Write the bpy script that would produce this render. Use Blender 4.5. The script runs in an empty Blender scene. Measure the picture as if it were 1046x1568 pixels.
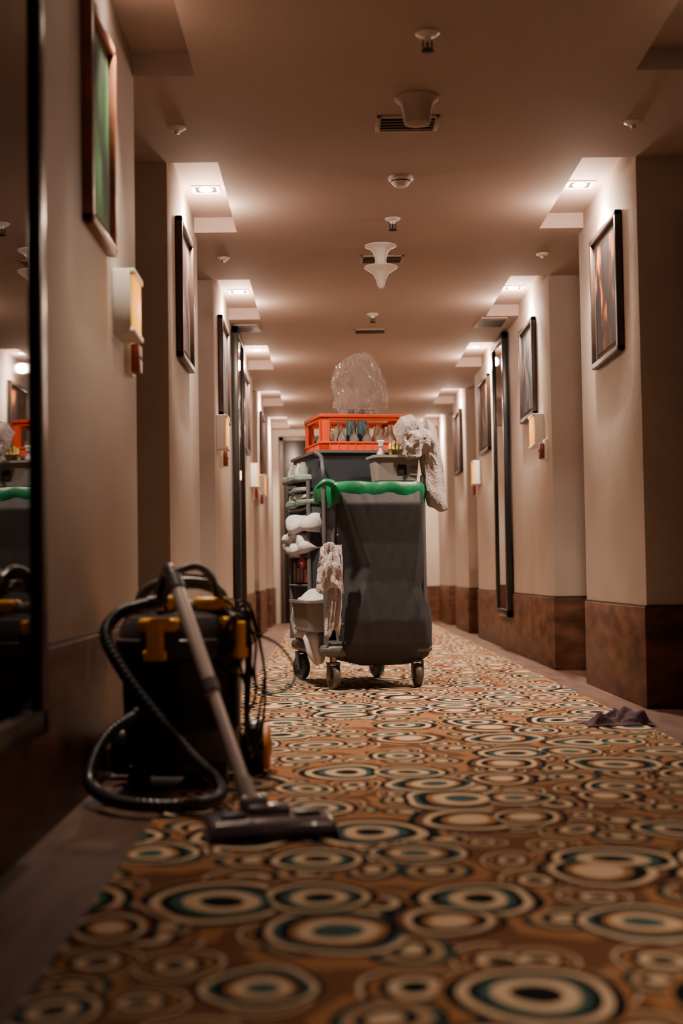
import bpy, bmesh, math, random
from mathutils import Vector, Matrix, noise
random.seed(7)
scene = bpy.context.scene
V = Vector

# ------------------------------------------------------------------ materials
def nt(name):
    m = bpy.data.materials.new(name); m.use_nodes = True
    t = m.node_tree
    return m, t, t.nodes['Principled BSDF']

def pmat(name, col, rough=0.5, metal=0.0, var=0.0, scale=8.0, bump=0.0, bscale=60.0,
         emit=None, estr=0.0, alpha=1.0, trans=0.0, coat=0.0, spec=None, sheen=0.0, col2=None, stretch=(1,1,1)):
    m, t, p = nt(name)
    N, L = t.nodes, t.links
    p.inputs['Roughness'].default_value = rough
    p.inputs['Metallic'].default_value = metal
    p.inputs['Coat Weight'].default_value = coat
    p.inputs['Transmission Weight'].default_value = trans
    p.inputs['Alpha'].default_value = alpha
    p.inputs['Sheen Weight'].default_value = sheen
    if spec is not None: p.inputs['Specular IOR Level'].default_value = spec
    tc = N.new('ShaderNodeTexCoord'); mp = N.new('ShaderNodeMapping')
    mp.inputs['Scale'].default_value = stretch
    L.new(tc.outputs['Object'], mp.inputs['Vector'])
    nz = N.new('ShaderNodeTexNoise'); nz.inputs['Scale'].default_value = scale
    nz.inputs['Detail'].default_value = 4
    L.new(mp.outputs['Vector'], nz.inputs['Vector'])
    r = N.new('ShaderNodeValToRGB')
    c = V(col)
    if col2 is None:
        a = [max(0, x*(1-var)) for x in c]; b = [min(1, x*(1+var)) for x in c]
    else:
        a = list(col); b = list(col2)
    r.color_ramp.elements[0].color = (*a, 1); r.color_ramp.elements[1].color = (*b, 1)
    r.color_ramp.elements[0].position = 0.3; r.color_ramp.elements[1].position = 0.7
    L.new(nz.outputs['Fac'], r.inputs['Fac']); L.new(r.outputs['Color'], p.inputs['Base Color'])
    if bump > 0:
        n2 = N.new('ShaderNodeTexNoise'); n2.inputs['Scale'].default_value = bscale
        n2.inputs['Detail'].default_value = 3
        L.new(mp.outputs['Vector'], n2.inputs['Vector'])
        bp = N.new('ShaderNodeBump'); bp.inputs['Strength'].default_value = bump
        bp.inputs['Distance'].default_value = 0.01
        L.new(n2.outputs['Fac'], bp.inputs['Height']); L.new(bp.outputs['Normal'], p.inputs['Normal'])
    if emit:
        p.inputs['Emission Color'].default_value = (*emit, 1)
        p.inputs['Emission Strength'].default_value = estr
    return m

M = {}
M['wall'] = pmat('wall_plaster', (0.44, 0.365, 0.315), 0.75, var=0.08, scale=2.5, bump=0.10, bscale=25)
M['ceil'] = pmat('ceiling_paint', (0.38, 0.29, 0.255), 0.8, var=0.03, scale=2, bump=0.05, bscale=40)
M['plinth'] = pmat('plinth_brown_stone', (0.045, 0.018, 0.011), 0.45, scale=5, col2=(0.15, 0.064, 0.038), stretch=(1, 1, 3), spec=.15)
M['floorwood'] = pmat('border_brown_stone', (0.060, 0.030, 0.022), 0.5, scale=4, col2=(0.14, 0.075, 0.055), stretch=(4, .6, 1), spec=.2)
M['trim'] = pmat('trim_dark', (0.04, 0.022, 0.016), 0.35)
M['door'] = pmat('door_dark_wood', (0.03, 0.018, 0.014), 0.4, scale=6, col2=(0.07, 0.04, 0.03), stretch=(6, 6, .6))
M['black'] = pmat('black_lacquer', (0.006, 0.006, 0.007), 0.3)
M['steel'] = pmat('brushed_steel', (0.5, 0.48, 0.46), 0.3, metal=1.0)
M['white'] = pmat('white_plastic', (0.70, 0.66, 0.62), 0.4)
M['darkgap'] = pmat('dark_recess', (0.015, 0.012, 0.012), 0.9)
M['mirror'] = pmat('smoked_mirror_glass', (0.10, 0.105, 0.115), 0.02, metal=1.0)
M['amber'] = pmat('amber_glow', (0.4, 0.12, 0.01), 0.4, emit=(1.0, 0.38, 0.004), estr=1.7, spec=.1)
M['lens'] = pmat('downlight_lens', (1, .9, .75), 0.4, emit=(1.0, 0.80, 0.58), estr=30)
M['maroon'] = pmat('maroon_plastic', (0.20, 0.03, 0.02), 0.4)

def carpet_mat():
    m, t, p = nt('patterned_carpet')
    N, L = t.nodes, t.links
    p.inputs['Roughness'].default_value = 0.95
    p.inputs['Specular IOR Level'].default_value = 0.1
    tc = N.new('ShaderNodeTexCoord')
    def mth(op, a, b=None, clamp=False):
        n = N.new('ShaderNodeMath'); n.operation = op; n.use_clamp = clamp
        for i, x in enumerate((a, b)):
            if x is None: continue
            if isinstance(x, (int, float)): n.inputs[i].default_value = x
            else: L.new(x, n.inputs[i])
        return n.outputs[0]
    wn = N.new('ShaderNodeTexNoise'); wn.inputs['Scale'].default_value = 5.0; wn.inputs['Detail'].default_value = 0
    L.new(tc.outputs['Object'], wn.inputs['Vector'])
    ws = N.new('ShaderNodeVectorMath'); ws.operation = 'SCALE'; ws.inputs['Scale'].default_value = .06
    L.new(wn.outputs['Color'], ws.inputs[0])
    wa = N.new('ShaderNodeVectorMath'); wa.operation = 'ADD'
    L.new(tc.outputs['Object'], wa.inputs[0]); L.new(ws.outputs[0], wa.inputs[1])
    def mapping(sc, off):
        mp = N.new('ShaderNodeMapping'); mp.inputs['Scale'].default_value = sc
        mp.inputs['Location'].default_value = off
        L.new(wa.outputs[0], mp.inputs['Vector']); return mp.outputs['Vector']
    def vor(vec, rnd):
        v = N.new('ShaderNodeTexVoronoi'); v.voronoi_dimensions = '2D'; v.feature = 'F1'
        v.inputs['Scale'].default_value = 1.0; v.inputs['Randomness'].default_value = rnd
        L.new(vec, v.inputs['Vector'])
        s = N.new('ShaderNodeSeparateColor'); L.new(v.outputs['Color'], s.inputs['Color'])
        return v.outputs['Distance'], s.outputs
    def ramp(fac, stops):
        r = N.new('ShaderNodeValToRGB'); cr = r.color_ramp; cr.interpolation = 'CONSTANT'
        cr.elements[0].position = stops[0][0]; cr.elements[0].color = (*stops[0][1], 1)
        cr.elements[1].position = stops[1][0]; cr.elements[1].color = (*stops[1][1], 1)
        for pos, c in stops[2:]:
            e = cr.elements.new(pos); e.color = (*c, 1)
        L.new(fac, r.inputs['Fac']); return r.outputs['Color']
    def mix(f, a, b):
        n = N.new('ShaderNodeMix'); n.data_type = 'RGBA'
        L.new(f, n.inputs['Factor']) ; L.new(a, n.inputs[6]); L.new(b, n.inputs[7]); return n.outputs[2]
    K = (0.004, 0.005, 0.007); CR = (0.66, 0.47, 0.31); TE = (0.045, 0.095, 0.090)
    TA = (0.34, 0.155, 0.068); BR = (0.155, 0.068, 0.034); SA = (0.45, 0.27, 0.15)
    d1, c1 = vor(mapping((3.6, 3.0, 1), (0.3, 0.15, 0)), 0.72)
    R = mth('ADD', mth('MULTIPLY', c1[0], 0.26), 0.34)
    t1 = mth('DIVIDE', d1, R)
    A = ramp(t1, [(0, K), (.24, CR), (.42, TE), (.54, K), (.66, CR), (.78, K), (.92, TA)])
    Bc = ramp(t1, [(0, TE), (.28, CR), (.46, TA), (.56, K), (.70, TE), (.80, CR), (.90, K)])
    Cc = ramp(t1, [(0, CR), (.34, TA), (.46, K), (.64, CR), (.76, BR), (.88, K)])
    sel1 = mth('GREATER_THAN', c1[1], 0.42); sel2 = mth('GREATER_THAN', c1[1], 0.74)
    big = mix(sel2, mix(sel1, A, Bc), Cc)
    d2, c2 = vor(mapping((6.8, 5.4, 1), (1.7, 3.1, 0)), 0.85)
    t2 = mth('DIVIDE', d2, mth('ADD', mth('MULTIPLY', c2[0], 0.25), 0.40))
    s1 = ramp(t2, [(0, K), (.26, CR), (.46, K), (.62, TA), (.78, K), (.88, CR), (.97, BR)])
    s2 = ramp(t2, [(0, CR), (.28, K), (.48, SA), (.68, TE), (.80, K), (.92, TA)])
    small = mix(mth('GREATER_THAN', c2[1], 0.5), s1, s2)
    inside = mth('LESS_THAN', t1, 1.0)
    col = mix(inside, small, big)
    nz = N.new('ShaderNodeTexNoise'); nz.inputs['Scale'].default_value = 260
    L.new(tc.outputs['Object'], nz.inputs['Vector'])
    f = mth('ADD', mth('MULTIPLY', nz.outputs['Fac'], 0.7), 0.65)
    mm = N.new('ShaderNodeVectorMath'); mm.operation = 'SCALE'
    L.new(col, mm.inputs[0]); L.new(f, mm.inputs['Scale'])
    L.new(mm.outputs[0], p.inputs['Base Color'])
    bp = N.new('ShaderNodeBump'); bp.inputs['Strength'].default_value = 0.4; bp.inputs['Distance'].default_value = 0.004
    L.new(nz.outputs['Fac'], bp.inputs['Height']); L.new(bp.outputs['Normal'], p.inputs['Normal'])
    return m
M['carpet'] = carpet_mat()

def art_mat(name, cols, scale=4, stretch=(1, 3, 1), k=.5):
    m, t, p = nt(name); N, L = t.nodes, t.links
    cols = [tuple(x*k for x in c) for c in cols]
    p.inputs['Roughness'].default_value = 0.6; p.inputs['Specular IOR Level'].default_value = .15
    tc = N.new('ShaderNodeTexCoord'); mp = N.new('ShaderNodeMapping'); mp.inputs['Scale'].default_value = stretch
    L.new(tc.outputs['Object'], mp.inputs['Vector'])
    nz = N.new('ShaderNodeTexNoise'); nz.inputs['Scale'].default_value = scale; nz.inputs['Detail'].default_value = 6
    nz.inputs['Distortion'].default_value = 0.8
    L.new(mp.outputs['Vector'], nz.inputs['Vector'])
    r = N.new('ShaderNodeValToRGB'); cr = r.color_ramp
    n = len(cols)
    cr.elements[0].position = .42; cr.elements[0].color = (*cols[0], 1)
    cr.elements[1].position = .72; cr.elements[1].color = (*cols[-1], 1)
    for i in range(1, n-1):
        e = cr.elements.new(.42+.30*i/(n-1)); e.color = (*cols[i], 1)
    L.new(nz.outputs['Fac'], r.inputs['Fac']); L.new(r.outputs['Color'], p.inputs['Base Color'])
    return m
ART = [
 art_mat('art_green', [(.01,.02,.025), (.015,.05,.02), (.03,.16,.04), (.10,.26,.14), (.16,.24,.26)], 3, (1,1.5,.6), .9),
 art_mat('art_amber', [(.010,.008,.014), (.02,.012,.018), (.05,.015,.012), (.60,.17,.03), (.75,.50,.28)], 3.0, (1,2.6,1)),
 art_mat('art_rose', [(.03,.02,.03), (.10,.05,.05), (.28,.16,.15), (.14,.10,.13)], 4, (1,2.5,.8)),
 art_mat('art_blue', [(.02,.03,.05), (.06,.08,.12), (.26,.17,.11), (.08,.04,.03)], 5, (1,2,1)),
]

# ------------------------------------------------------------------ mesh building
class B:
    def __init__(s): s.bm = bmesh.new(); s.mats = []
    def mi(s, mat):
        if mat not in s.mats: s.mats.append(mat)
        return s.mats.index(mat)
    def add(s, tb, mat, Mx=None):
        i = s.mi(mat)
        for f in tb.faces: f.material_index = i; f.smooth = True
        if Mx is not None: tb.transform(Mx)
        me = bpy.data.meshes.new('t'); tb.to_mesh(me); tb.free()
        s.bm.from_mesh(me); bpy.data.meshes.remove(me)
    def box(s, lo, hi, mat, bevel=0.0, Mx=None, seg=2):
        tb = bmesh.new(); bmesh.ops.create_cube(tb, size=1)
        lo, hi = V(lo), V(hi); c = (lo+hi)/2; d = hi-lo
        for v in tb.verts: v.co = V((v.co.x*d.x, v.co.y*d.y, v.co.z*d.z))+c
        if bevel > 0:
            bmesh.ops.bevel(tb, geom=tb.edges[:], offset=min(bevel, min(d)*0.49), segments=seg, profile=0.5, affect='EDGES')
        s.add(tb, mat, Mx)
    def lathe(s, prof, mat, Mx=None, seg=32, sx=1, sy=1):
        rings = [[V((max(r, 1e-4)*math.cos(2*math.pi*k/seg)*sx, max(r, 1e-4)*math.sin(2*math.pi*k/seg)*sy, z)) for k in range(seg)] for r, z in prof]
        s.loft(rings, mat, Mx, cap=True)
    def loft(s, rings, mat, Mx=None, cap=True, closed=True):
        tb = bmesh.new(); vs = [[tb.verts.new(p) for p in r] for r in rings]
        n = len(rings[0])
        for a, b in zip(vs[:-1], vs[1:]):
            for k in range(n if closed else n-1):
                k2 = (k+1) % n
                try: tb.faces.new((a[k], a[k2], b[k2], b[k]))
                except ValueError: pass
        if cap and closed:
            for r in (vs[0], vs[-1]):
                try: tb.faces.new(r)
                except ValueError: pass
        bmesh.ops.recalc_face_normals(tb, faces=tb.faces[:])
        s.add(tb, mat, Mx)
    def cyl(s, p0, p1, r0, mat, r1=None, seg=20):
        s.tube([V(p0), V(p1)], r0, mat, r1=r1, seg=seg)
    def tube(s, pts, r, mat, r1=None, seg=12, closed=False, rf=None, flat=1.0):
        pts = [V(p) for p in pts]; n = len(pts)
        if r1 is None: r1 = r
        rings = []; up = None
        for i, p in enumerate(pts):
            if closed: t = (pts[(i+1) % n]-pts[i-1]).normalized()
            else: t = (pts[min(i+1, n-1)]-pts[max(i-1, 0)]).normalized()
            if up is None:
                up = V((0, 0, 1)) if abs(t.z) < .9 else V((0, 1, 0))
            u = (up-t*up.dot(t)).normalized(); w = t.cross(u); up = u
            rr = r+(r1-r)*i/max(1, n-1)
            if rf: rr = rf(i)
            rings.append([p+(u*math.cos(a)*flat+w*math.sin(a))*rr for a in [2*math.pi*k/seg for k in range(seg)]])
        if closed: rings.append(rings[0])
        s.loft(rings, mat, cap=not closed)
    def soft(s, c, size, mat, n=5, cuts=10, amp=0.0, fr=8, Mx=None, seed=0, fold=None):
        tb = bmesh.new(); bmesh.ops.create_cube(tb, size=2)
        bmesh.ops.subdivide_edges(tb, edges=tb.edges[:], cuts=cuts, use_grid_fill=True)
        h = V(size)/2; c = V(c)
        for v in tb.verts:
            p = v.co; k = (abs(p.x)**n+abs(p.y)**n+abs(p.z)**n)**(1/n)
            q = p/k; dd = q.normalized()
            w = V((q.x*h.x, q.y*h.y, q.z*h.z))
            if fold: w = fold(w)
            if amp: w += dd*amp*noise.noise((w+c)*fr+V((seed, seed*2, 0)))*1.6
            v.co = w+c
        s.add(tb, mat, Mx)
    def done(s, name, parent=None, loc=None, rz=0.0, sharp=38):
        bm = s.bm
        for e in bm.edges:
            if len(e.link_faces) == 2:
                if e.calc_face_angle(0) > math.radians(sharp): e.smooth = False
        me = bpy.data.meshes.new(name); bm.to_mesh(me); bm.free()
        for m in s.mats: me.materials.append(m)
        o = bpy.data.objects.new(name, me); scene.collection.objects.link(o)
        if parent: o.parent = parent
        if loc: o.location = loc
        o.rotation_euler[2] = rz
        return o

def empty(name, loc, rz=0.0):
    e = bpy.data.objects.new(name, None); scene.collection.objects.link(e)
    e.location = loc; e.rotation_euler[2] = rz; e.empty_display_size = .1
    return e

def spline(P, k=8, closed=False):
    P = [V(p) for p in P]; n = len(P); out = []
    rng = range(n if closed else n-1)
    for i in rng:
        if closed: a, b, c, d = P[i-1], P[i], P[(i+1) % n], P[(i+2) % n]
        else: a, b, c, d = P[max(i-1, 0)], P[i], P[i+1], P[min(i+2, n-1)]
        for j in range(k):
            t = j/k
            out.append(.5*((2*b)+(c-a)*t+(2*a-5*b+4*c-d)*t*t+(3*b-a-3*c+d)*t**3))
    if not closed: out.append(P[-1])
    return out
def sstep(a, b, x):
    t = min(1, max(0, (x-a)/(b-a))); return t*t*(3-2*t)

# ------------------------------------------------------------------ room shell
WL, WR, ND = -0.68, 1.365, 0.30
Y0, Y1 = -2.2, 17.6
H, HC = 2.40, 2.48
blocks = [(Y0, -1.2), (-0.2, 5.08), (6.13, 7.55), (8.6, 13.0), (13.9, 15.3), (16.2, Y1)]
coffers = [(-1.1, .15), (1.3, 2.5), (3.70, 5.05), (6.13, 7.40), (8.6, 9.95), (11.1, 12.4), (13.9, 15.1), (16.2, 17.4)]

def side(name, xf, s):
    b = B(); xo = xf+s*ND
    lo, hi = sorted((xo, xo+s*0.12)); b.box((lo, Y0, 0), (hi, Y1, 2.56), M['wall'])
    for y0, y1 in blocks:
        lo, hi = sorted((xf, xo)); b.box((lo, y0, 0), (hi, y1, 2.56), M['wall'], bevel=0.004)
    b.done('wall_'+name)
    p = B(); t = 0.010
    for i, (y0, y1) in enumerate(blocks):
        lo, hi = sorted((xf-s*t, xo))
        ya = y0-t if i else y0; yb = y1+t if i < len(blocks)-1 else y1
        p.box((lo, ya, 0), (hi, yb, .435), M['plinth'], bevel=.003)
        lo, hi = sorted((xf-s*(t-.003), xo))
        p.box((lo, ya+.003, .435), (hi, yb-.003, .445), M['trim'])
    for (a0, a1), (b0, b1) in zip(blocks[:-1], blocks[1:]):
        for q0, q1 in ((a1, a1+.06), (b0-.06, b0)):
            lo, hi = sorted((xo-s*t, xo)); p.box((lo, q0, 0), (hi, q1, .435), M['plinth'])
    p.done('baseboard_'+name)
side('left', WL, -1); side('right', WR, 1)

n = 1
for sgn, xf in ((-1, WL), (1, WR)):
    xo = xf+sgn*ND
    for (a0, a1), (b0, b1) in zip(blocks[:-1], blocks[1:]):
        d = B(); y0, y1 = a1+.07, b0-.07
        def bx(dx0, dx1, ya, yb, z0, z1, m, bv=.003):
            lo, hi = sorted((xo-sgn*dx0, xo-sgn*dx1)); d.box((lo, ya, z0), (hi, yb, z1), m, bevel=bv)
        bx(0, .05, y0, y0+.06, 0, 2.12, M['door']); bx(0, .05, y1-.06, y1, 0, 2.12, M['door'])
        bx(0, .05, y0, y1, 2.06, 2.12, M['door']); bx(0, .03, y0+.06, y1-.06, 0.005, 2.06, M['door'])
        for z0, z1 in ((.15, .95), (1.1, 1.95)): bx(.03, .037, y0+.17, y1-.17, z0, z1, M['door'], .004)
        hy = y0+.13
        d.cyl((xo-sgn*.03, hy, 1.02), (xo-sgn*.09, hy, 1.02), .010, M['steel'])
        d.cyl((xo-sgn*.085, hy-.01, 1.02), (xo-sgn*.085, hy+.11, 1.02), .009, M['steel'])
        d.done('door_%d' % n); n += 1

b = B(); b.box((WL-ND-.12, Y0, -.10), (WR+ND+.12, Y1, 0), M['floorwood']); b.done('floor')
b = B(); b.box((-0.44, Y0+.1, 0.0), (1.20, Y1-.15, 0.006), M['carpet'], bevel=.002); b.done('carpet_runner')

b = B()
b.box((WL-ND-.12, Y0, HC), (WR+ND+.12, Y1, HC+.10), M['ceil'])
ix0, ix1 = -0.457, 1.134
b.box((ix0, Y0, H), (ix1, Y1, HC), M['ceil'])
ys = [Y0]+[v for c in coffers for v in c]+[Y1]
for k in range(0, len(ys), 2):
    if ys[k+1]-ys[k] > .01:
        b.box((WL-ND, ys[k], H), (ix0, ys[k+1], HC), M['ceil']); b.box((ix1, ys[k], H), (WR+ND, ys[k+1], HC), M['ceil'])
b.done('ceiling')

b = B(); b.box((WL-ND, Y1, 0), (WR+ND, Y1+.12, 2.56), M['wall']); b.done('wall_back')
b = B(); b.box((WL, Y1-.012, 0), (-.66, Y1, .435), M['plinth']); b.box((.44, Y1-.012, 0), (WR, Y1, .435), M['plinth']); b.done('baseboard_back')
b = B(); b.box((WL-ND, Y0-.12, 0), (WR+ND, Y0, 2.56), M['wall']); b.done('wall_front')
d = B()
d.box((-.60, Y1-.05, 0.006), (-.54, Y1, 2.31), M['door'], .003); d.box((.34, Y1-.05, .006), (.40, Y1, 2.31), M['door'], .003)
d.box((-.60, Y1-.05, 2.25), (.40, Y1, 2.31), M['door'], .003)
d.box((-.54, Y1-.03, 0.008), (-.104, Y1, 2.25), M['black'], .003); d.box((-.096, Y1-.03, .008), (.34, Y1, 2.25), M['black'], .003)
d.cyl((-.14, Y1-.05, .9), (-.14, Y1-.05, 1.3), .01, M['steel']); d.cyl((-.06, Y1-.05, .9), (-.06, Y1-.05, 1.3), .01, M['steel'])
d.done('door_%d' % n)

# ------------------------------------------------------------------ wall things
def picture(side, yc, w, z0=1.61, z1=2.25, art=0, wood=(0.025, 0.012, 0.009)):
    key = 'frame_wood%s' % str(wood)
    if key not in M: M[key] = pmat('frame_wood', wood, .4, var=.3, scale=12)
    fm = M[key]; h = (z1-z0)/2; w2 = w/2; b = B(); f = .030
    b.box((0.0, -w2, -h), (.034, -w2+f, h), fm, .006); b.box((0.0, w2-f, -h), (.034, w2, h), fm, .006)
    b.box((0.0, -w2, h-f), (.034, w2, h), fm, .006); b.box((0.0, -w2, -h), (.034, w2, -h+f), fm, .006)
    b.box((0.002, -w2+.01, -h+.01), (.014, w2-.01, h-.01), M['paper'])
    m = .062
    b.box((.013, -w2+m, -h+m), (.017, w2-m, h-m), ART[art])
    x = WL if side < 0 else WR
    b.done('framed_picture', loc=(x, yc, (z0+z1)/2), rz=0 if side < 0 else math.pi)
M['paper'] = pmat('picture_mat', (.07, .055, .05), .8)
picture(-1, 4.19, .46, 1.60, 2.26, art=0, wood=(.26, .09, .04)); picture(-1, 6.72, .56, 1.60, 2.25, art=2); picture(1, 6.76, .65, 1.60, 2.25, art=1)
picture(-1, 9.25, .66, art=3); picture(1, 9.45, .62, art=3)
picture(-1, 11.65, .72, art=2); picture(1, 12.1, .70, art=1)
picture(-1, 14.6, .7, art=1); picture(1, 14.6, .7, art=2)

def mirror(side, y0, y1):
    b = B(); w = (y1-y0)/2; z0, z1 = .26, 2.385; f = .055
    b.box((0.0, -w, z0), (.045, -w+f, z1), M['black'], .004); b.box((0.0, w-f, z0), (.045, w, z1), M['black'], .004)
    b.box((0.0, -w, z0), (.045, w, z0+f), M['black'], .004); b.box((0.0, -w, z1-f), (.045, w, z1), M['black'], .004)
    b.box((0.0, -w+.02, z0+.02), (.030, w-.02, z1-.02), M['mirror'])
    b.done('wall_mirror', loc=(WL-side*.010 if side < 0 else WR-.010, (y0+y1)/2, 0), rz=0 if side < 0 else math.pi)
mirror(-1, 2.2, 3.17); mirror(1, 10.5, 11.2); mirror(-1, 10.1, 10.85)

def sconce(side, yc, toward=1):
    b = B()
    b.box((0, -.105, -.105), (.060, .105, .105), M['white'], .006)
    b.box((.055, -.095, -.088), (.066, .092, .085), M['amber'], .003)
    b.box((.055, -.105, .085), (.072, .105, .105), M['white'], .003); b.box((.055, -.105, -.105), (.072, .105, -.088), M['white'], .003)
    x = WL if side < 0 else WR
    b.done('wall_sconce', loc=(x, yc, 1.485), rz=0 if side < 0 else math.pi)
    li = bpy.data.lights.new('sconce_light', 'POINT'); li.energy = .8; li.color = (1, .45, .12); li.shadow_soft_size = .04
    lo = bpy.data.objects.new('sconce_light', li); scene.collection.objects.link(lo)
    lo.location = (x+(.16 if side < 0 else -.16), yc, 1.49)
    c = B(); c.box((0, -.05, -.065), (.022, .05, .065), M['white'], .006); c.box((.018, -.04, -.055), (.05, .04, .04), M['maroon'], .006)
    c.box((.045, -.025, -.01), (.052, .025, 0.0), M['darkgap'])
    c.done('key_card_switch', loc=(x, yc+.20*toward, 1.35), rz=0 if side < 0 else math.pi)
sconce(-1, 4.63, 1); sconce(-1, 8.82, 1); sconce(1, 9.0, -1); sconce(1, 12.7, 1); sconce(-1, 12.65, 1); sconce(-1, 14.1, -1)

# ------------------------------------------------------------------ ceiling things
def downlight(x, y, power, lit=True, ang=116, glow=.075, bl=.8):
    b = B()
    b.box((-.07, -.07, -.006), (.07, -.05, 0), M['white'], .002); b.box((-.07, .05, -.006), (.07, .07, 0), M['white'], .002)
    b.box((-.07, -.05, -.006), (-.05, .05, 0), M['white'], .002); b.box((.05, -.05, -.006), (.07, .05, 0), M['white'], .002)
    b.box((-.05, -.05, -.002), (.05, .05, 0), M['darkgap'])
    b.lathe([(.0, -.006), (.032, -.006), (.036, -.002), (.036, 0)], M['lens'] if lit else M['white'])
    b.done('recessed_downlight', loc=(x, y, HC))
    if power <= 0: return
    s = bpy.data.lights.new('downlight_spot', 'SPOT'); s.energy = power; s.color = (1, .78, .58)
    s.spot_size = math.radians(ang); s.spot_blend = bl; s.shadow_soft_size = .035
    o = bpy.data.objects.new('downlight_spot', s); scene.collection.objects.link(o); o.location = (x, y, HC-.015)
    if glow <= 0: return
    g = bpy.data.lights.new('ceiling_glow_fill', 'POINT'); g.energy = power*glow; g.color = (1, .71, .53); g.shadow_soft_size = .04  # added point light below the fitting, brightens the ceiling around the coffer
    o = bpy.data.objects.new('ceiling_glow_fill', g); scene.collection.objects.link(o); o.location = (x, y, H-.05)
for yc, pw in ((6.85, 320), (9.35, 320), (11.8, 320), (14.4, 320), (16.8, 320)):
    downlight(-.57, yc, pw); downlight(1.25, yc, pw)
downlight(-.57, 4.40, 150, ang=84, glow=.004, bl=.8); downlight(1.25, 4.40, 18, ang=95, glow=.008)
downlight(-.57, 1.9, 0, lit=False); downlight(1.25, 1.9, 150, ang=90, glow=0, bl=1)  # right one is out of view, added to brighten the foreground carpet
downlight(-.57, -.5, 15, glow=.01); downlight(1.25, -.5, 15, glow=.01)  # unseen pair behind the camera, added as weak foreground fill

def sprinkler(x, y):
    b = B()
    b.lathe([(.038, 0), (.040, -.004), (.030, -.012), (.014, -.014), (.012, -.03), (.0, -.03)], M['white'])
    b.tube([(.012, 0, -.025), (.016, 0, -.045), (.004, 0, -.06)], .003, M['darkgap']); b.tube([(-.012, 0, -.025), (-.016, 0, -.045), (-.004, 0, -.06)], .003, M['darkgap'])
    b.lathe([(0, -.058), (.020, -.058), (.022, -.062), (0, -.064)], M['darkgap']); b.cyl((0, 0, -.03), (0, 0, -.06), .004, M['darkgap'])
    b.done('ceiling_sprinkler', loc=(x, y, H))
for x, y in ((.355, 4.67), (.35, 7.15), (.33, 9.8)): sprinkler(x, y)
def detector(x, y, s=1.0):
    b = B(); b.lathe([(.055*s, 0), (.057*s, -.012*s), (.045*s, -.02*s), (.045*s, -.024*s), (.040*s, -.03*s), (.025*s, -.045*s), (0, -.047*s)], M['white'])
    b.lathe([(.046*s, -.0195*s), (.046*s, -.0245*s)], M['darkgap']); b.done('smoke_detector', loc=(x, y, H))
detector(.353, 6.4)
def smallspot(x, y):
    b = B(); b.lathe([(.036, 0), (.036, -.004), (.028, -.008), (.022, -.014), (0, -.016)], M['white']); b.lathe([(0, -.0165), (.012, -.0165), (.010, -.026), (0, -.028)], M['steel'])
    b.done('ceiling_sensor', loc=(x, y, H))
for x, y in ((-.57, 8.0), (1.24, 8.0), (-.583, 5.64), (1.25, 5.64)): smallspot(x, y)
def vent(x, y, w=.25, d=.20, slats=4):
    b = B(); w2, d2 = w/2, d/2
    b.box((-w2, -d2, -.008), (w2, -d2+.018, 0), M['ceil'], .002); b.box((-w2, d2-.018, -.008), (w2, d2, 0), M['ceil'], .002)
    b.box((-w2, -d2, -.008), (-w2+.018, d2, 0), M['ceil'], .002); b.box((w2-.018, -d2, -.008), (w2, d2, 0), M['ceil'], .002)
    b.box((-w2+.015, -d2+.015, -.001), (w2-.015, d2-.015, 0), M['darkgap'])
    for i in range(slats):
        yy = -d2+.03+(d-.06)*(i+.5)/slats
        b.box((-w2+.015, yy-.003, -.010), (w2-.015, yy+.003, -.001), M['trim'])
    b.done('ceiling_vent', loc=(x, y, H))
vent(.34, 5.62); vent(.33, 8.08); vent(.33, 10.5); vent(1.20, 10.2, .22, .4, 8)
vent(-.57, 10.3, .2, .3, 6)
def cone(x, y, small=False):
    b = B()
    if small: b.lathe([(.086, 0), (.086, -.006), (.066, -.02), (.056, -.045), (.052, -.085), (.048, -.10), (.03, -.106), (0, -.106)], M['ceil'])
    else: b.lathe([(.088, 0), (.088, -.006), (.06, -.018), (.040, -.04), (.031, -.08), (.033, -.105), (.05, -.112), (.09, -.116), (.092, -.122), (.075, -.135), (.045, -.155), (.026, -.19), (.018, -.225), (.010, -.236), (0, -.238)], M['white'])
    b.done('ceiling_cone_fixture', loc=(x, y, H))
cone(.36, 5.32, True); cone(.31, 7.75)

# ------------------------------------------------------------------ housekeeping cart
M['cartgrey'] = pmat('cart_grey_plastic', (.115, .115, .125), .45, var=.06, bump=.05)
M['traygrey'] = pmat('tray_slate_plastic', (.034, .042, .058), .5, var=.06, bump=.08, bscale=90)
M['beige'] = pmat('caddy_beige_plastic', (.25, .23, .22), .45)
M['bagcloth'] = pmat('bag_grey_nylon', (.022, .023, .030), .6, var=.08, scale=18, bump=.10, bscale=30, sheen=.06)
M['piping'] = pmat('bag_piping', (.012, .012, .015), .5)
M['greenfilm'] = pmat('green_bin_liner', (.004, .145, .055), .38, var=.35, scale=10, bump=.35, bscale=18, spec=.4)
M['orange'] = pmat('orange_crate_plastic', (.76, .070, .008), .45, var=.05, spec=.3)
M['terry'] = pmat('terry_towel', (.50, .43, .43), .95, var=.16, scale=70, bump=.9, bscale=110, sheen=.2)
M['linen'] = pmat('white_linen', (.64, .63, .66), .85, var=.05, bump=.3, bscale=40)
M['linengreen'] = pmat('sage_linen', (.27, .34, .32), .85, var=.08, bump=.3, bscale=40)
M['wheel'] = pmat('caster_rubber', (.10, .08, .075), .5)
M['bluewheel'] = pmat('blue_caster_rubber', (.05, .085, .12), .45)
M['pink'] = pmat('pink_packet', (.45, .08, .09), .5)
M['yellow'] = pmat('yellow_rubber', (.55, .42, .10), .5)
M['lilac'] = pmat('lilac_bottle', (.56, .48, .60), .3)
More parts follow.
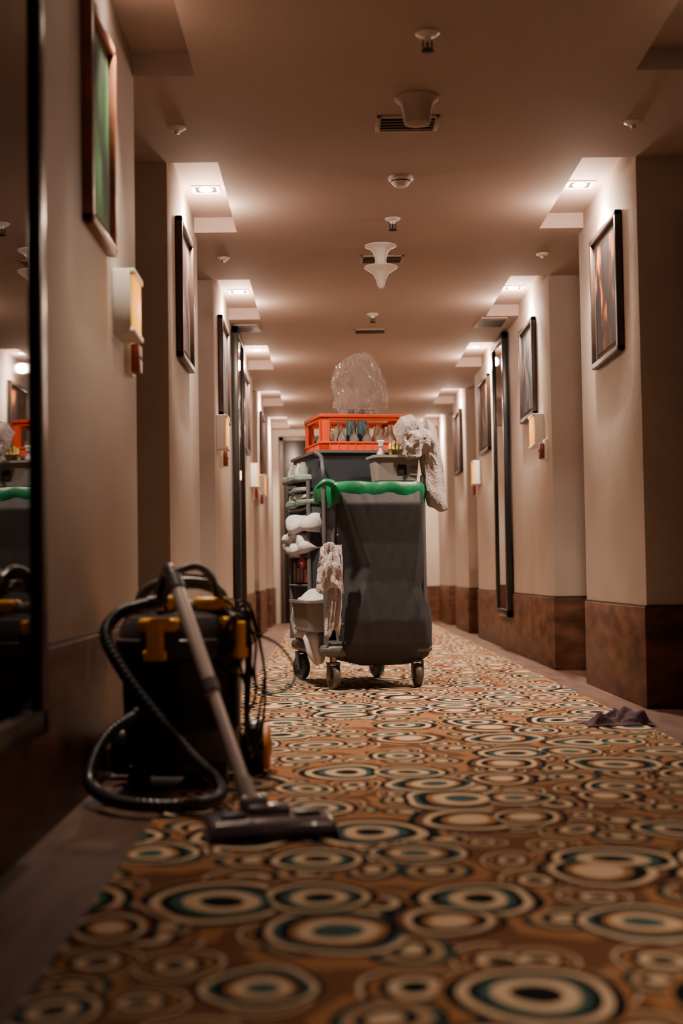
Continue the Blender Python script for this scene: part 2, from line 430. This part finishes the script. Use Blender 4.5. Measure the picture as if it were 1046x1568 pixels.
M['glass'] = pmat('bottle_glass', (.85, .80, .76), .08, trans=.8, spec=.7)
M['browncap'] = pmat('bottle_cap', (.10, .05, .03), .4)
M['bluecap'] = pmat('teal_bottle', (.05, .13, .16), .3)

cart = empty('housekeeping_cart', (.25, 7.32, 0.007), math.radians(13))
b = B()
b.box((-.27, .03, .165), (.27, .95, .225), M['cartgrey'], .025, seg=3)
b.box((-.25, .05, .225), (.25, .93, .245), M['cartgrey'], .01)
b.box((-.29, .0, .185), (-.20, .10, .215), M['cartgrey'], .012); b.box((.20, .0, .185), (.29, .10, .215), M['cartgrey'], .012)
b.done('base', cart)
def caster(x, y, r, mat, nm, a):
    b = B(); R = Matrix.Translation((x, y, 0)) @ Matrix.Rotation(a, 4, 'Z')
    Mw = R @ Matrix.Translation((0, 0, r)) @ Matrix.Rotation(math.pi/2, 4, 'Y')
    b.lathe([(0, -.014), (r*.55, -.014), (r*.6, -.018), (r*.92, -.018), (r, -.010), (r, .010), (r*.92, .018), (r*.6, .018), (r*.55, .014), (0, .014)], mat, Mw, 28)
    for s in (-1, 1):
        b.box((s*.026-.004, -.022, r-.015), (s*.026+.004, .022, r*2+.012), M['cartgrey'], .003, R)
    b.box((-.030, -.028, r*2+.004), (.030, .028, r*2+.016), M['cartgrey'], .004, R)
    b.lathe([(.018, r*2+.016), (.018, .175)], M['steel'], R)
    b.lathe([(0, -.031), (.012, -.031), (.012, .031), (0, .031)], M['steel'], Mw, 12)
    b.done(nm, cart)
caster(-.225, .07, .062, M['wheel'], 'caster_1', .15); caster(.225, .07, .062, M['wheel'], 'caster_2', -.1)
caster(-.23, .84, .072, M['bluewheel'], 'caster_3', .3); caster(.21, .84, .072, M['bluewheel'], 'caster_4', .2)
b = B()
for x in (-.265, .265):
    for y in (.05, .43, .92): b.tube([(x, y, .23), (x, y, 1.10)], .013, M['cartgrey'])
b.tube([(-.265, .05, 1.03), (.265, .05, 1.03)], .010, M['cartgrey']); b.tube([(-.265, .43, 1.03), (.265, .43, 1.03)], .010, M['cartgrey'])
b.tube(spline([(-.265, .05, 1.02), (-.27, .05, 1.12), (-.262, .12, 1.20), (-.258, .27, 1.235)]), .012, M['traygrey'])
b.box((.255, .43, .24), (.27, .93, 1.06), M['cartgrey'], .004)
b.box((-.25, .92, .24), (.25, .935, 1.06), M['cartgrey'], .004)
b.box((-.25, .425, .24), (.25, .44, 1.03), M['traygrey'], .004)
for z in (.54, .70, .96): b.box((-.28, .43, z-.014), (.265, .93, z), M['cartgrey'], .006)
b.done('frame', cart)
def openbin(b, x0, x1, y0, y1, z0, z1, t, mat, flare=.0, rimw=.012, rimmat=None):
    def ring(x0, x1, y0, y1, z, r=.03):
        pts = []
        for cx, cy, a0 in ((x1-r, y1-r, 0), (x0+r, y1-r, 90), (x0+r, y0+r, 180), (x1-r, y0+r, 270)):
            for k in range(6):
                a = math.radians(a0+k*18); pts.append(V((cx+r*math.cos(a), cy+r*math.sin(a), z)))
        return pts
    f = flare; w = rimw
    b.loft([ring(x0+f, x1-f, y0+f, y1-f, z0), ring(x0, x1, y0, y1, z1)], mat, cap=False)
    b.loft([ring(x0+f+t, x1-f-t, y0+f+t, y1-f-t, z0+t), ring(x0+t, x1-t, y0+t, y1-t, z1)], mat, cap=False)
    b.loft([ring(x0+f, x1-f, y0+f, y1-f, z0), ring(x0+f+.001, x1-f-.001, y0+f+.001, y1-f-.001, z0+.004)], mat, cap=True)
    b.loft([ring(x0+t, x1-t, y0+t, y1-t, z1+.002), ring(x0-w, x1+w, y0-w, y1+w, z1+.002), ring(x0-w, x1+w, y0-w, y1+w, z1-.012), ring(x0, x1, y0, y1, z1-.012)], rimmat or mat, cap=False)
b = B(); openbin(b, -.25, .27, .28, .93, 1.065, 1.25, .008, M['traygrey'], .015, rimmat=M['cartgrey'])
b.box((-.245, .30, 1.06), (.255, .92, 1.075), M['traygrey']); b.done('top_tray', cart)
# laundry bag: centre panel leans under, creased side facets catch the light
def bagring(z, xl, xr, yf, yb, nf=60, ns=12):
    pts = []
    w = xr-xl
    sc = .05+.25*max(0, 1-abs(z-.62)/.40)
    scr = .04+.20*max(0, 1-abs(z-.52)/.38)
    dmax = 0
    for k in range(nf):
        s = k/nf; x = xl+w*s
        d = max(0, sc-s)*w*1.15 if s < .5 else max(0, scr-(1-s))*w*1.15
        if z < .25: d *= max(.2, (z-.1)/.15)
        y = yf+d
        y += .004*noise.noise(V((x*6, z*3, 1.3)))
        q = (x+.25*z)*14; q2 = (x-.35*z)*12
        y += .0035*(1-abs(noise.noise(V((q, z*2.0, 4))))*2.2)*(1-s)+.0035*(1-abs(noise.noise(V((q2, z*2.0, 9))))*2.2)*s
        e = min(s, 1-s); y += .02*math.exp(-e/.02)
        pts.append(V((x, y, z)))
    for k in range(ns):
        s = k/ns; g = .03*math.sin(math.pi*s)*(1 if z < 1.0 else .2)
        pts.append(V((xr-g+.015*noise.noise(V((s*5, z*9, 2))), yf+.19+(yb-yf-.19)*s, z)))
    for k in range(nf):
        s = k/nf; pts.append(V((xr-w*s, yb, z)))
    for k in range(ns):
        s = k/ns; g = .03*math.sin(math.pi*s)*(1 if z < 1.0 else .2)
        pts.append(V((xl+g+.015*noise.noise(V((s*5, z*9, 7))), yb-(yb-yf-.19)*s, z)))
    return pts
prof = [(.115, -.06, .17, .10, .30), (.13, -.13, .24, .06, .33), (.16, -.172, .285, .03, .35), (.22, -.182, .302, -.015, .37), (.35, -.188, .312, -.035, .38), (.55, -.192, .300, -.030, .38), (.75, -.20, .265, -.04, .385), (.95, -.212, .238, -.065, .38), (1.03, -.235, .245, -.035, .37)]
rings = []
NZ = 100
for i in range(NZ+1):
    z = prof[0][0]+(prof[-1][0]-prof[0][0])*i/NZ
    for a, c in zip(prof[:-1], prof[1:]):
        if a[0]-1e-6 <= z <= c[0]+1e-6:
            t = (z-a[0])/(c[0]-a[0]); rings.append(bagring(z, *[a[j]+(c[j]-a[j])*t for j in range(1, 5)])); break
b = B(); b.loft(rings, M['bagcloth'], cap=True)
for idx in (0, 60):
    b.tube([r[idx]+V((0, -.003, 0)) for r in rings[2:]], .0045, M['piping'], seg=6)
for i in range(7):
    r = rings[int(14+i*10)]; p = r[1]; b.soft((p.x, p.y-.006, p.z), (.009, .006, .009), M['steel'], n=2, cuts=3)
b.done('laundry_bag', cart, sharp=60)
b = B()
def linering(z, o, amp):
    pts = []
    for k in range(160):
        a = 2*math.pi*k/160; c, s = math.cos(a), math.sin(a)
        kx = (abs(c)**7+abs(s)**7)**(-1/7)
        x = .005+(.250+o)*c*kx; y = .185+(.215+o)*s*kx
        nn = noise.noise(V((x*14, y*14, z*5)))
        zz = z+amp*noise.noise(V((x*7, y*7, 3.3)))
        pts.append(V((x+.007*nn, y+.010*nn-(.004), zz)))
    return pts
b.loft([linering(.965, .0, .06), linering(.985, .008, .045), linering(1.02, .014, .02), linering(1.05, .012, .006), linering(1.066, .0, .012), linering(1.05, -.012, .004), linering(.95, -.014, 0)], M['greenfilm'], cap=False)
tb_pts = [(-.24, -.04, 1.05), (-.275, -.045, 1.06), (-.305, -.04, 1.045), (-.32, -.03, 1.03)]
b.tube(spline(tb_pts, 5), .022, M['greenfilm'], r1=.008, seg=9)
b.done('bin_liner', cart, sharp=70)
b = B(); openbin(b, .01, .25, .03, .21, 1.075, 1.205, .006, M['beige'], .012)
b.box((.125, .034, 1.105), (.175, .044, 1.16), M['darkgap'], .004)
for k in range(3): b.box((.195, .034, 1.10+.02*k), (.235, .040, 1.108+.02*k), M['cartgrey'], .002)
b.done('caddy', cart)
b = B()
b.lathe([(0, 0), (.024, 0), (.026, .01), (.026, .11), (.020, .135), (.010, .15), (.010, .165), (.014, .166), (.014, .19), (0, .19)], M['lilac'], Matrix.Translation((.055, .10, 1.09)))
b.box((.035, .092, 1.275), (.075, .108, 1.29), M['white'], .004)
b.lathe([(0, 0), (.022, 0), (.022, .12), (.012, .14), (.012, .16), (0, .16)], M['white'], Matrix.Translation((.21, .14, 1.09)))
b.tube(spline([(.15, .12, 1.1), (.16, .11, 1.22), (.19, .07, 1.29)]), .007, M['white'])
b.done('bottles', cart)
b = B()
for i in range(4):
    b.tube(spline([(.12+.012*i, .10, 1.18), (.11+.016*i, .08, 1.23+.006*i), (.095+.02*i, .055, 1.265+.012*(i % 2)), (.085+.02*i, .035, 1.235)]), .010, M['yellow'], r1=.008)
b.soft((.13, .11, 1.2), (.07, .05, .07), M['yellow'], n=3, amp=.01)
b.done('rubber_glove', cart)
def drape(b, path, wid, dep, mat, k=10, folds=5, amp=.18, seed=0, seg=40):
    P = spline(path, k); n = len(P); rings = []
    def lerpl(a, u):
        f = u*(len(a)-1); j = min(int(f), len(a)-2); t = f-j; return a[j]*(1-t)+a[j+1]*t
    for i, p in enumerate(P):
        w = lerpl(wid, i/(n-1)); d = lerpl(dep, i/(n-1))
        tg = (P[min(i+1, n-1)]-P[max(i-1, 0)]).normalized()
        u = V((0, 1, 0)).cross(tg).normalized(); vv = V((0, 1, 0))
        ring = []
        for q in range(seg):
            a = 2*math.pi*q/seg
            r = 1+amp*math.sin(folds*a+seed+2.0*math.sin(i*.09))+.25*noise.noise(V((math.cos(a)*2, math.sin(a)*2, i*.10+seed)))
            ring.append(p+u*math.cos(a)*w*r+vv*math.sin(a)*d*r)
        rings.append(ring)
    b.loft(rings, mat)
def sheet(b, top, bot, xsl, y0, thick, mat, nu=60, nv=40, fold=.02, ff=16, seed=0, lean=0.0, rough=.014):
    rings = []
    for i in range(nu+1):
        u = i/nu; e = min(1, 6*min(u, 1-u)+.05)
        zt, zb = top(u), bot(u); front, back = [], []
        for j in range(nv+1):
            v = j/nv; z = zt+(zb-zt)*v
            z += .006*noise.noise(V((u*9, v*4, seed+8)))
            yy = y0+fold*math.sin(ff*u+2.2*v+seed)*(.35+.65*v)+.035*noise.noise(V((u*4, v*3, seed)))+rough*noise.noise(V((u*12, v*9, seed+3)))-lean*math.sin(math.pi*min(1, v*1.3))
            rv = min(1, 7*v+.02)**.5*min(1, 14*(1-v)+.15)**.5
            th = thick*e*rv
            x = xsl(u, v)+.006*noise.noise(V((u*7, v*10, seed+5)))
            front.append(V((x, yy-th/2, z))); back.append(V((x, yy+th/2, z)))
        rings.append(front+back[::-1])
    b.loft(rings, mat)
b = B()
sheet(b, lambda u: 1.335+.085*math.sin(math.pi*min(1, u*1.25+.05))**.7 if u < .8 else 1.36+.04*(1-u)/.2,
      lambda u: 1.20-.27*sstep(.42, .62, u)-.02*math.sin(u*9),
      lambda u, v: .115+.225*u+v*(.02+.045*u), .06, .08, M['terry'], seed=1, lean=.03, fold=.010, ff=10, rough=.006)
sheet(b, lambda u: 1.30+.05*math.sin(math.pi*u)**.6, lambda u: 1.205-.02*math.sin(6*u)-.06*sstep(.6, .9, u),
      lambda u, v: .15+.17*u+v*.02, .01, .05, M['terry'], seed=4, fold=.008, lean=.02, rough=.005)
b.done('draped_towel', cart, sharp=80)
b = B()
sheet(b, lambda u: .70+.055*math.sin(math.pi*u)**.5, lambda u: .51-.015*math.sin(u*8), lambda u, v: -.325+.10*u+(u-.5)*.05*v+.01, -.055, .05, M['terry'], seed=2, fold=.009, ff=10, rough=.006)
sheet(b, lambda u: .74, lambda u: .29-.02*math.sin(u*7), lambda u, v: -.255+.06*u-.03*v*v+(u-.5)*.02*v, -.035, .035, M['terry'], seed=6, fold=.008, ff=9, rough=.006)
b.done('hanging_cloth', cart, sharp=80)
b = B()
z = .965
for i in range(3):
    b.soft((-.215+.02*(i % 2), .64, z+.02), (.20, .46-.04*i, .036), M['linengreen' if i != 1 else 'linen'], n=6, amp=.014, seed=i); z += .036
b.soft((-.19, .66, 1.12), (.28, .40, .04), M['linengreen'], n=6, amp=.012, seed=9)
for i, y in enumerate((.50, .60, .71, .80)):
    b.lathe([(0, 0), (.026, 0), (.028, .01), (.028, .07), (.016, .09), (.016, .105), (0, .105)], M['linen' if i % 2 else 'linengreen'], Matrix.Translation((-.275, y, 1.10)), 18)
b.soft((-.22, .60, .735), (.22, .40, .06), M['linen'], n=3, amp=.03, fr=12, seed=4, cuts=16)
b.soft((-.24, .66, .80), (.22, .36, .07), M['linen'], n=3, amp=.035, fr=13, seed=5, cuts=16)
b.soft((-.21, .58, .87), (.24, .34, .07), M['linen'], n=3, amp=.04, fr=11, seed=6, cuts=16)
for i, y in enumerate((.50, .62, .74, .85)):
    b.lathe([(.018, -.05), (.05, -.05), (.053, -.045), (.053, .045), (.05, .05), (.018, .05)], M['linen'], Matrix.Translation((-.27, y, .757+.01*(i % 2))) @ Matrix.Rotation(math.pi/2, 4, 'Y'))
for i, y in enumerate((.47, .56, .66, .76)):
    b.box((-.27, y, .545), (-.10, y+.085, .63+.03*(i % 2)), M['pink'] if i % 2 == 0 else M['cartgrey'], .008)
b.soft((-.25, .52, .665), (.10, .12, .05), M['pink'], n=3, amp=.02, fr=20)
b.done('linen_stacks', cart, sharp=60)
b = B(); openbin(b, -.345, -.20, .16, .56, .29, .455, .006, M['beige'], .02); b.box((-.33, .18, .295), (-.21, .54, .31), M['beige'])
b.done('side_bucket', cart)
b = B(); b.soft((-.27, .34, .45), (.13, .34, .07), M['linen'], n=3, amp=.03, fr=14); b.soft((-.24, .62, .33), (.14, .26, .18), M['linen'], n=3, amp=.03, fr=12, seed=3)
drape(b, [(-.27, .30, .30), (-.275, .28, .22), (-.26, .26, .12)], [.02, .055, .05, .02], [.04, .06, .05, .02], M['linen'], seed=8)
b.done('cleaning_rags', cart, sharp=80)

# crate
crate = empty('plastic_crate', (.25, 7.32, 0), math.radians(13))
b = B(); x0, x1, y0, y1, z0, z1 = -.212, .262, .34, .74, 1.085, 1.46; t = .012; o = M['orange']
b.box((x0, y0, z0), (x1, y1, z0+.012), o, .003)
def crate_wall(horiz, fixed, a, c):
    def bx(a0, a1, zz0, zz1, th=t, off=0):
        if horiz: b.box((a0, fixed-off, zz0), (a1, fixed-off+th, zz1), o, .004)
        else: b.box((fixed-off, a0, zz0), (fixed-off+th, a1, zz1), o, .004)
    bx(a, c, z1-.035, z1); bx(a, c, z0, z0+.225)
    bx(a, a+.05, z0, z1); bx(c-.05, c, z0, z1)
    bx(a-.004, c+.004, z1-.018, z1+.001, t+.012, .006)
    bx(a, c, z0+.215, z0+.228, t+.010, .005)
    for i in range(9):
        q = a+.05+(c-a-.1)*i/8
        bx(q-.003, q+.003, z0+.01, z0+.215, t+.008, .004)
crate_wall(True, y0, x0, x1); crate_wall(True, y1-t, x0, x1); crate_wall(False, x0, y0, y1); crate_wall(False, x1-t, y0, y1)
b.done('crate_shell', crate)
b = B()
for i in range(6):
    for j in range(3):
        T = Matrix.Translation((-.15+.07*i, .40+.11*j, 1.305)) @ Matrix.Rotation(random.uniform(-.15, .15), 4, 'Y')
        b.lathe([(0, -.2), (.026, -.2), (.028, -.19), (.028, .0), (.026, .03), (.012, .06), (.011, .09), (.014, .092), (.014, .105), (0, .105)], M['glass'], T, 20)
        b.lathe([(.0285, -.02), (.0285, .012)], M['browncap'], T, 20)
for x in (-.01, .03): b.lathe([(0, 0), (.028, 0), (.028, .33), (.018, .37), (.018, .40), (0, .40)], M['bluecap'], Matrix.Translation((x*1.6, .455, 1.10)), 20)
b.done('glass_bottles', crate)

def film():
    m = bpy.data.materials.new('clear_plastic_film'); m.use_nodes = True
    t = m.node_tree; N, L = t.nodes, t.links; p = N['Principled BSDF']
    p.inputs['Base Color'].default_value = (.62, .57, .57, 1); p.inputs['Roughness'].default_value = .16
    p.inputs['Specular IOR Level'].default_value = 1.0; p.inputs['Coat Weight'].default_value = .6
    p.inputs['Coat Roughness'].default_value = .06
    tl = N.new('ShaderNodeBsdfTranslucent'); tl.inputs['Color'].default_value = (.66, .60, .60, 1)
    tr = N.new('ShaderNodeBsdfTransparent')
    m1 = N.new('ShaderNodeMixShader'); m1.inputs[0].default_value = .25; L.new(p.outputs[0], m1.inputs[1]); L.new(tl.outputs[0], m1.inputs[2])
    lw = N.new('ShaderNodeLayerWeight'); lw.inputs['Blend'].default_value = .35
    mr = N.new('ShaderNodeMapRange'); mr.inputs['To Min'].default_value = .72; mr.inputs['To Max'].default_value = .22
    L.new(lw.outputs['Facing'], mr.inputs['Value'])
    m2 = N.new('ShaderNodeMixShader'); L.new(mr.outputs[0], m2.inputs[0]); L.new(m1.outputs[0], m2.inputs[1]); L.new(tr.outputs[0], m2.inputs[2])
    L.new(m2.outputs[0], N['Material Output'].inputs['Surface'])
    return m
M['film'] = film()
b = B(); tb = bmesh.new(); bmesh.ops.create_icosphere(tb, subdivisions=5, radius=1)
def ridg(p): return 1-2*abs(noise.noise(p))
for v in tb.verts:
    p = v.co.copy(); n = 3.0; k = (abs(p.x)**n+abs(p.y)**n+abs(p.z)**n)**(1/n); q = p/k
    st = V((p.x*1.3+p.z*.7, p.y*1.3, p.z*.8-p.x*.5))
    r = .93+.16*noise.noise(p*1.7+V((3, 1, 2)))+.13*ridg(st*2.2+V((5, 0, 1)))+.07*ridg(V((p.x*5.5, p.y*5.5, p.z*2.6))+V((1, 7, 3)))-.10
    w = V((q.x*.146*(1-.10*q.z), q.y*.12, q.z*.180))*r
    if q.z > 0: w.z += .035*math.sin(q.x*3+.5)*q.z-.045*max(0, q.x)*q.z
    w.x += -.018*q.z
    w.z = max(w.z, -.162)
    v.co = w
b.add(tb, M['film']); b.done('plastic_bag', loc=(.180, 7.80, 1.632), rz=.2, sharp=11)

# ------------------------------------------------------------------ vacuum cleaner
M['tank'] = pmat('vacuum_black_plastic', (.008, .010, .013), .25, var=.1, bump=.04)
M['lid'] = pmat('vacuum_grey_lid', (.055, .052, .058), .35, var=.1)
M['vyellow'] = pmat('vacuum_yellow_clip', (.95, .42, .008), .3)
M['hose'] = pmat('vacuum_hose_rubber', (.016, .020, .026), .3)
M['chrome'] = pmat('wand_metal', (.72, .62, .62), .25, metal=.45)
M['hub'] = pmat('wheel_hub_orange', (.75, .30, .08), .45)
M['headp'] = pmat('floor_head_plastic', (.12, .095, .115), .22, coat=.6)
vx, vy = -.43, 4.15
vac = empty('vacuum_cleaner', (vx, vy, 0.006))
def L3(p): return V((p[0]-vx, p[1]-vy, p[2]))
b = B()
b.lathe([(0, .035), (.150, .035), (.165, .05), (.168, .10), (.168, .15), (.171, .155), (.171, .165), (.169, .17), (.174, .33), (.180, .355), (.180, .365), (0, .365)], M['tank'], seg=56)
b.box((-.17, .05, .03), (.17, .22, .13), M['tank'], .03, seg=3)
for s in (-1, 1):
    b.box((s*.11-.03, -.16, .0), (s*.11+.03, -.08, .07), M['tank'], .012)
b.done('tank', vac)
b = B()
b.lathe([(.179, .362), (.190, .368), (.192, .40), (.190, .415), (.182, .42), (.178, .45), (.162, .478), (.12, .492), (.105, .494), (.10, .512), (.075, .522), (0, .525)], M['lid'], seg=56)
b.tube(spline([(-.12, .0, .475), (-.115, 0, .54), (-.06, 0, .575), (.06, 0, .575), (.115, 0, .54), (.12, 0, .475)]), .016, M['lid'])
b.lathe([(.03, 0), (.03, .035), (.022, .045), (.022, .07)], M['lid'], Matrix.Translation((-.10, -.05, .46)))
b.done('lid', vac)
def clip(a, nm, sc=1):
    b = B(); R = Matrix.Rotation(a, 4, 'Z')
    b.box((-.058*sc, -.190, .440), (.058*sc, -.110, .478), M['vyellow'], .012, R, 3)
    b.box((-.024*sc, -.212, .37), (.024*sc, -.184, .465), M['vyellow'], .008, R, 3)
    b.box((-.034*sc, -.214, .36), (.034*sc, -.190, .390), M['vyellow'], .008, R, 3)
    b.done(nm, vac)
clip(-.28, 'clip_1'); clip(2.2, 'clip_2'); clip(-2.3, 'clip_3'); clip(1.05, 'clip_4', .8)
b = B()
b.box((.04, -.09, .495), (.135, .0, .535), M['vyellow'], .014, seg=3); b.box((-.17, -.06, .475), (-.09, .01, .512), M['vyellow'], .012, seg=3)
b.box((-.06, -.12, .495), (-.01, -.05, .54), M['vyellow'], .012, seg=3)
b.done('lid_switches', vac)
def wheel(s):
    b = B(); T = Matrix.Translation((s*.205, .17, .078)) @ Matrix.Rotation(s*math.pi/2, 4, 'Y')
    b.lathe([(0, -.04), (.05, -.04), (.070, -.035), (.078, -.02), (.078, .010), (.074, .020), (.066, .024)], M['tank'], T, 40)
    b.lathe([(.068, .015), (.068, .034), (.060, .040), (.030, .038), (.022, .044), (0, .046)], M['hub'], T, 40)
    b.done('rear_wheel_%d' % (1 if s > 0 else 2), vac)
wheel(1); wheel(-1)
hp = [(-.47, 3.98, .525), (-.535, 3.95, .512), (-.592, 3.94, .485), (-.612, 3.90, .432), (-.559, 3.85, .342), (-.475, 3.80, .239), (-.376, 3.75, .13), (-.305, 3.72, .065), (-.287, 3.67, .034), (-.328, 3.59, .026), (-.44, 3.56, .026), (-.555, 3.63, .030), (-.636, 3.78, .050), (-.640, 3.86, .105), (-.604, 3.91, .169), (-.540, 3.96, .212), (-.515, 4.03, .225)]
hs = [L3(p) for p in spline(hp, 22)]
b = B(); b.tube(hs, .017, M['hose'], seg=14, rf=lambda i: .0185 if i % 3 == 0 else (.0175 if i % 3 == 1 else .0150))
b.tube(hs[-24:], .022, M['tank'], seg=16)
b.tube(hs[:14], .021, M['tank'], seg=16)
b.done('hose', vac, sharp=80)
w0 = V((-.190, 3.30, .075)); w1 = V((-.412, 3.78, .590)); wm = w0.lerp(w1, .47)
b = B(); b.tube([L3(w0), L3(wm)], .0155, M['chrome'], seg=20); b.tube([L3(wm), L3(w1)], .0185, M['chrome'], seg=20)
b.tube([L3(w0.lerp(w1, .45)), L3(w0.lerp(w1, .50))], .0215, M['headp'], seg=20); b.tube([L3(w0.lerp(w1, .94)), L3(w1)], .0225, M['lid'], seg=20)
b.tube([L3(q) for q in spline([w1, (-.43, 3.83, .612), (-.445, 3.90, .605), (-.46, 3.96, .56), (-.47, 3.985, .525)], 8)], .0185, M['tank'], seg=16)
b.tube([L3(q) for q in spline([(-.41, 3.80, .605), (-.36, 3.88, .62), (-.33, 3.98, .59), (-.32, 4.05, .54)], 8)], .011, M['tank'], seg=12)
b.done('wand', vac)
hd = math.radians(12)
R = Matrix.Translation(L3((-.142, 3.262, 0))) @ Matrix.Rotation(hd, 4, 'Z')
b = B()
tb = bmesh.new(); bmesh.ops.create_cube(tb, size=1)
for v in tb.verts:
    z = .014 if v.co.z < 0 else (.058 if v.co.y > 0 else .042)
    v.co = V((v.co.x*(.300 if v.co.z < 0 else .275), v.co.y*(.135 if v.co.z < 0 else .115), z))
bmesh.ops.bevel(tb, geom=tb.edges[:], offset=.010, segments=3, profile=.5, affect='EDGES')
b.add(tb, M['headp'], R)
b.box((-.148, -.066, .001), (.148, .066, .018), M['black'], .004, R)
b.box((-.05, .00, .045), (.05, .055, .070), M['headp'], .01, R, 3)
b.lathe([(0, -.03), (.026, -.03), (.026, .03), (0, .03)], M['headp'], R @ Matrix.Translation((-.03, .045, .062)) @ Matrix.Rotation(math.pi/2, 4, 'Y'), 24)
b.tube([L3((-.182, 3.29, .055)), L3(w0.lerp(w1, .08))], .021, M['chrome'], seg=18)
for s in (-1, 1): b.box((s*.085-.03, -.02, .050), (s*.085+.03, .01, .057), M['lid'], .004, R)
b.done('floor_head', vac)
b = B()
for i in range(9):
    r = .055+.006*i+random.uniform(-.01, .01); zc = .43-.018*i; th = .5+.10*i
    P = []
    for k in range(14):
        a = 2*math.pi*k/14
        P.append((.125+.012*i*.6+r*.55*math.cos(a)+random.uniform(-.006, .006), -.10+.012*i+.03*math.sin(a+i), zc+r*2.0*math.sin(a)*(.6+.06*i)+random.uniform(-.006, .006)))
    P = [(x, y, min(max(z, .02), .555)) for x, y, z in P]
    Q = []
    for x, y, z in P:
        rr = math.hypot(x, y)
        if z < .49 and rr < .197: f = .197/max(rr, .01); x, y = x*f, y*f
        Q.append((x, y, z))
    b.tube(spline(Q, 6, True), .0045, M['tank'], seg=7, closed=True)
b.tube(spline([(-.10, -.10, .50), (-.02, -.13, .55), (.06, -.10, .56), (.14, -.08, .52), (.20, -.06, .44), (.28, -.05, .395), (.325, -.04, .33), (.32, -.05, .28), (.27, -.06, .255), (.22, -.08, .28), (.20, -.08, .36)], 8), .004, M['tank'], seg=7)
for k in range(4):
    b.tube(spline([(-.12+.03*k, -.06-.02*k, .50), (-.05, -.09, .545+.015*k), (.03+.02*k, -.05, .565+.008*k), (.10, -.02, .55), (.15, -.05+.02*k, .47)], 8), .0050, M['tank'], seg=7)
b.done('power_cable', vac, sharp=80)

# ------------------------------------------------------------------ cloth on the floor
M['purple'] = pmat('purple_cloth', (.075, .035, .055), .9, var=.2, bump=.4)
b = B(); tb = bmesh.new(); bmesh.ops.create_grid(tb, x_segments=60, y_segments=40, size=1)
for v in tb.verts:
    x, y = v.co.x, v.co.y; rr = math.hypot(x, y); e = min(1, rr)
    bl = 1+.22*noise.noise(V((x*1.3, y*1.3, 5)))
    h = .040*(.5+.5*math.sin(x*5+1.2*math.sin(y*2.5)))+.018*noise.noise(V((x*4, y*3, 2)))
    h = max(0, h)*(1-sstep(.6, 1.0, max(abs(x), abs(y))))+.004
    v.co = V((x*.135*bl, y*.085*bl+.02*noise.noise(V((x*3, 0, 1))), h+(.018 if x > 0 else 0)*(1-e)))
b.add(tb, M['purple']); b.done('cleaning_cloth', loc=(1.10, 5.50, .007), rz=.15, sharp=80)

# ------------------------------------------------------------------ world, camera
w = bpy.data.worlds.new('world'); scene.world = w; w.use_nodes = True
w.node_tree.nodes['Background'].inputs[0].default_value = (.35, .4, .5, 1)
w.node_tree.nodes['Background'].inputs[1].default_value = .02

cd = bpy.data.cameras.new('camera'); cam = bpy.data.objects.new('camera', cd); scene.collection.objects.link(cam)
cd.sensor_fit = 'VERTICAL'; cd.sensor_height = 36; cd.sensor_width = 24; cd.lens = 50
cam.matrix_world = Matrix.Translation((0, 0, .6)) @ Matrix.Rotation(math.radians(-.54), 4, 'Z') @ Matrix.Rotation(math.radians(92.49), 4, 'X') @ Matrix.Rotation(-.0155, 4, 'Z')
cd.dof.use_dof = True; cd.dof.focus_distance = 7.4; cd.dof.aperture_fstop = 2.1
cd.clip_start = .05
scene.camera = cam
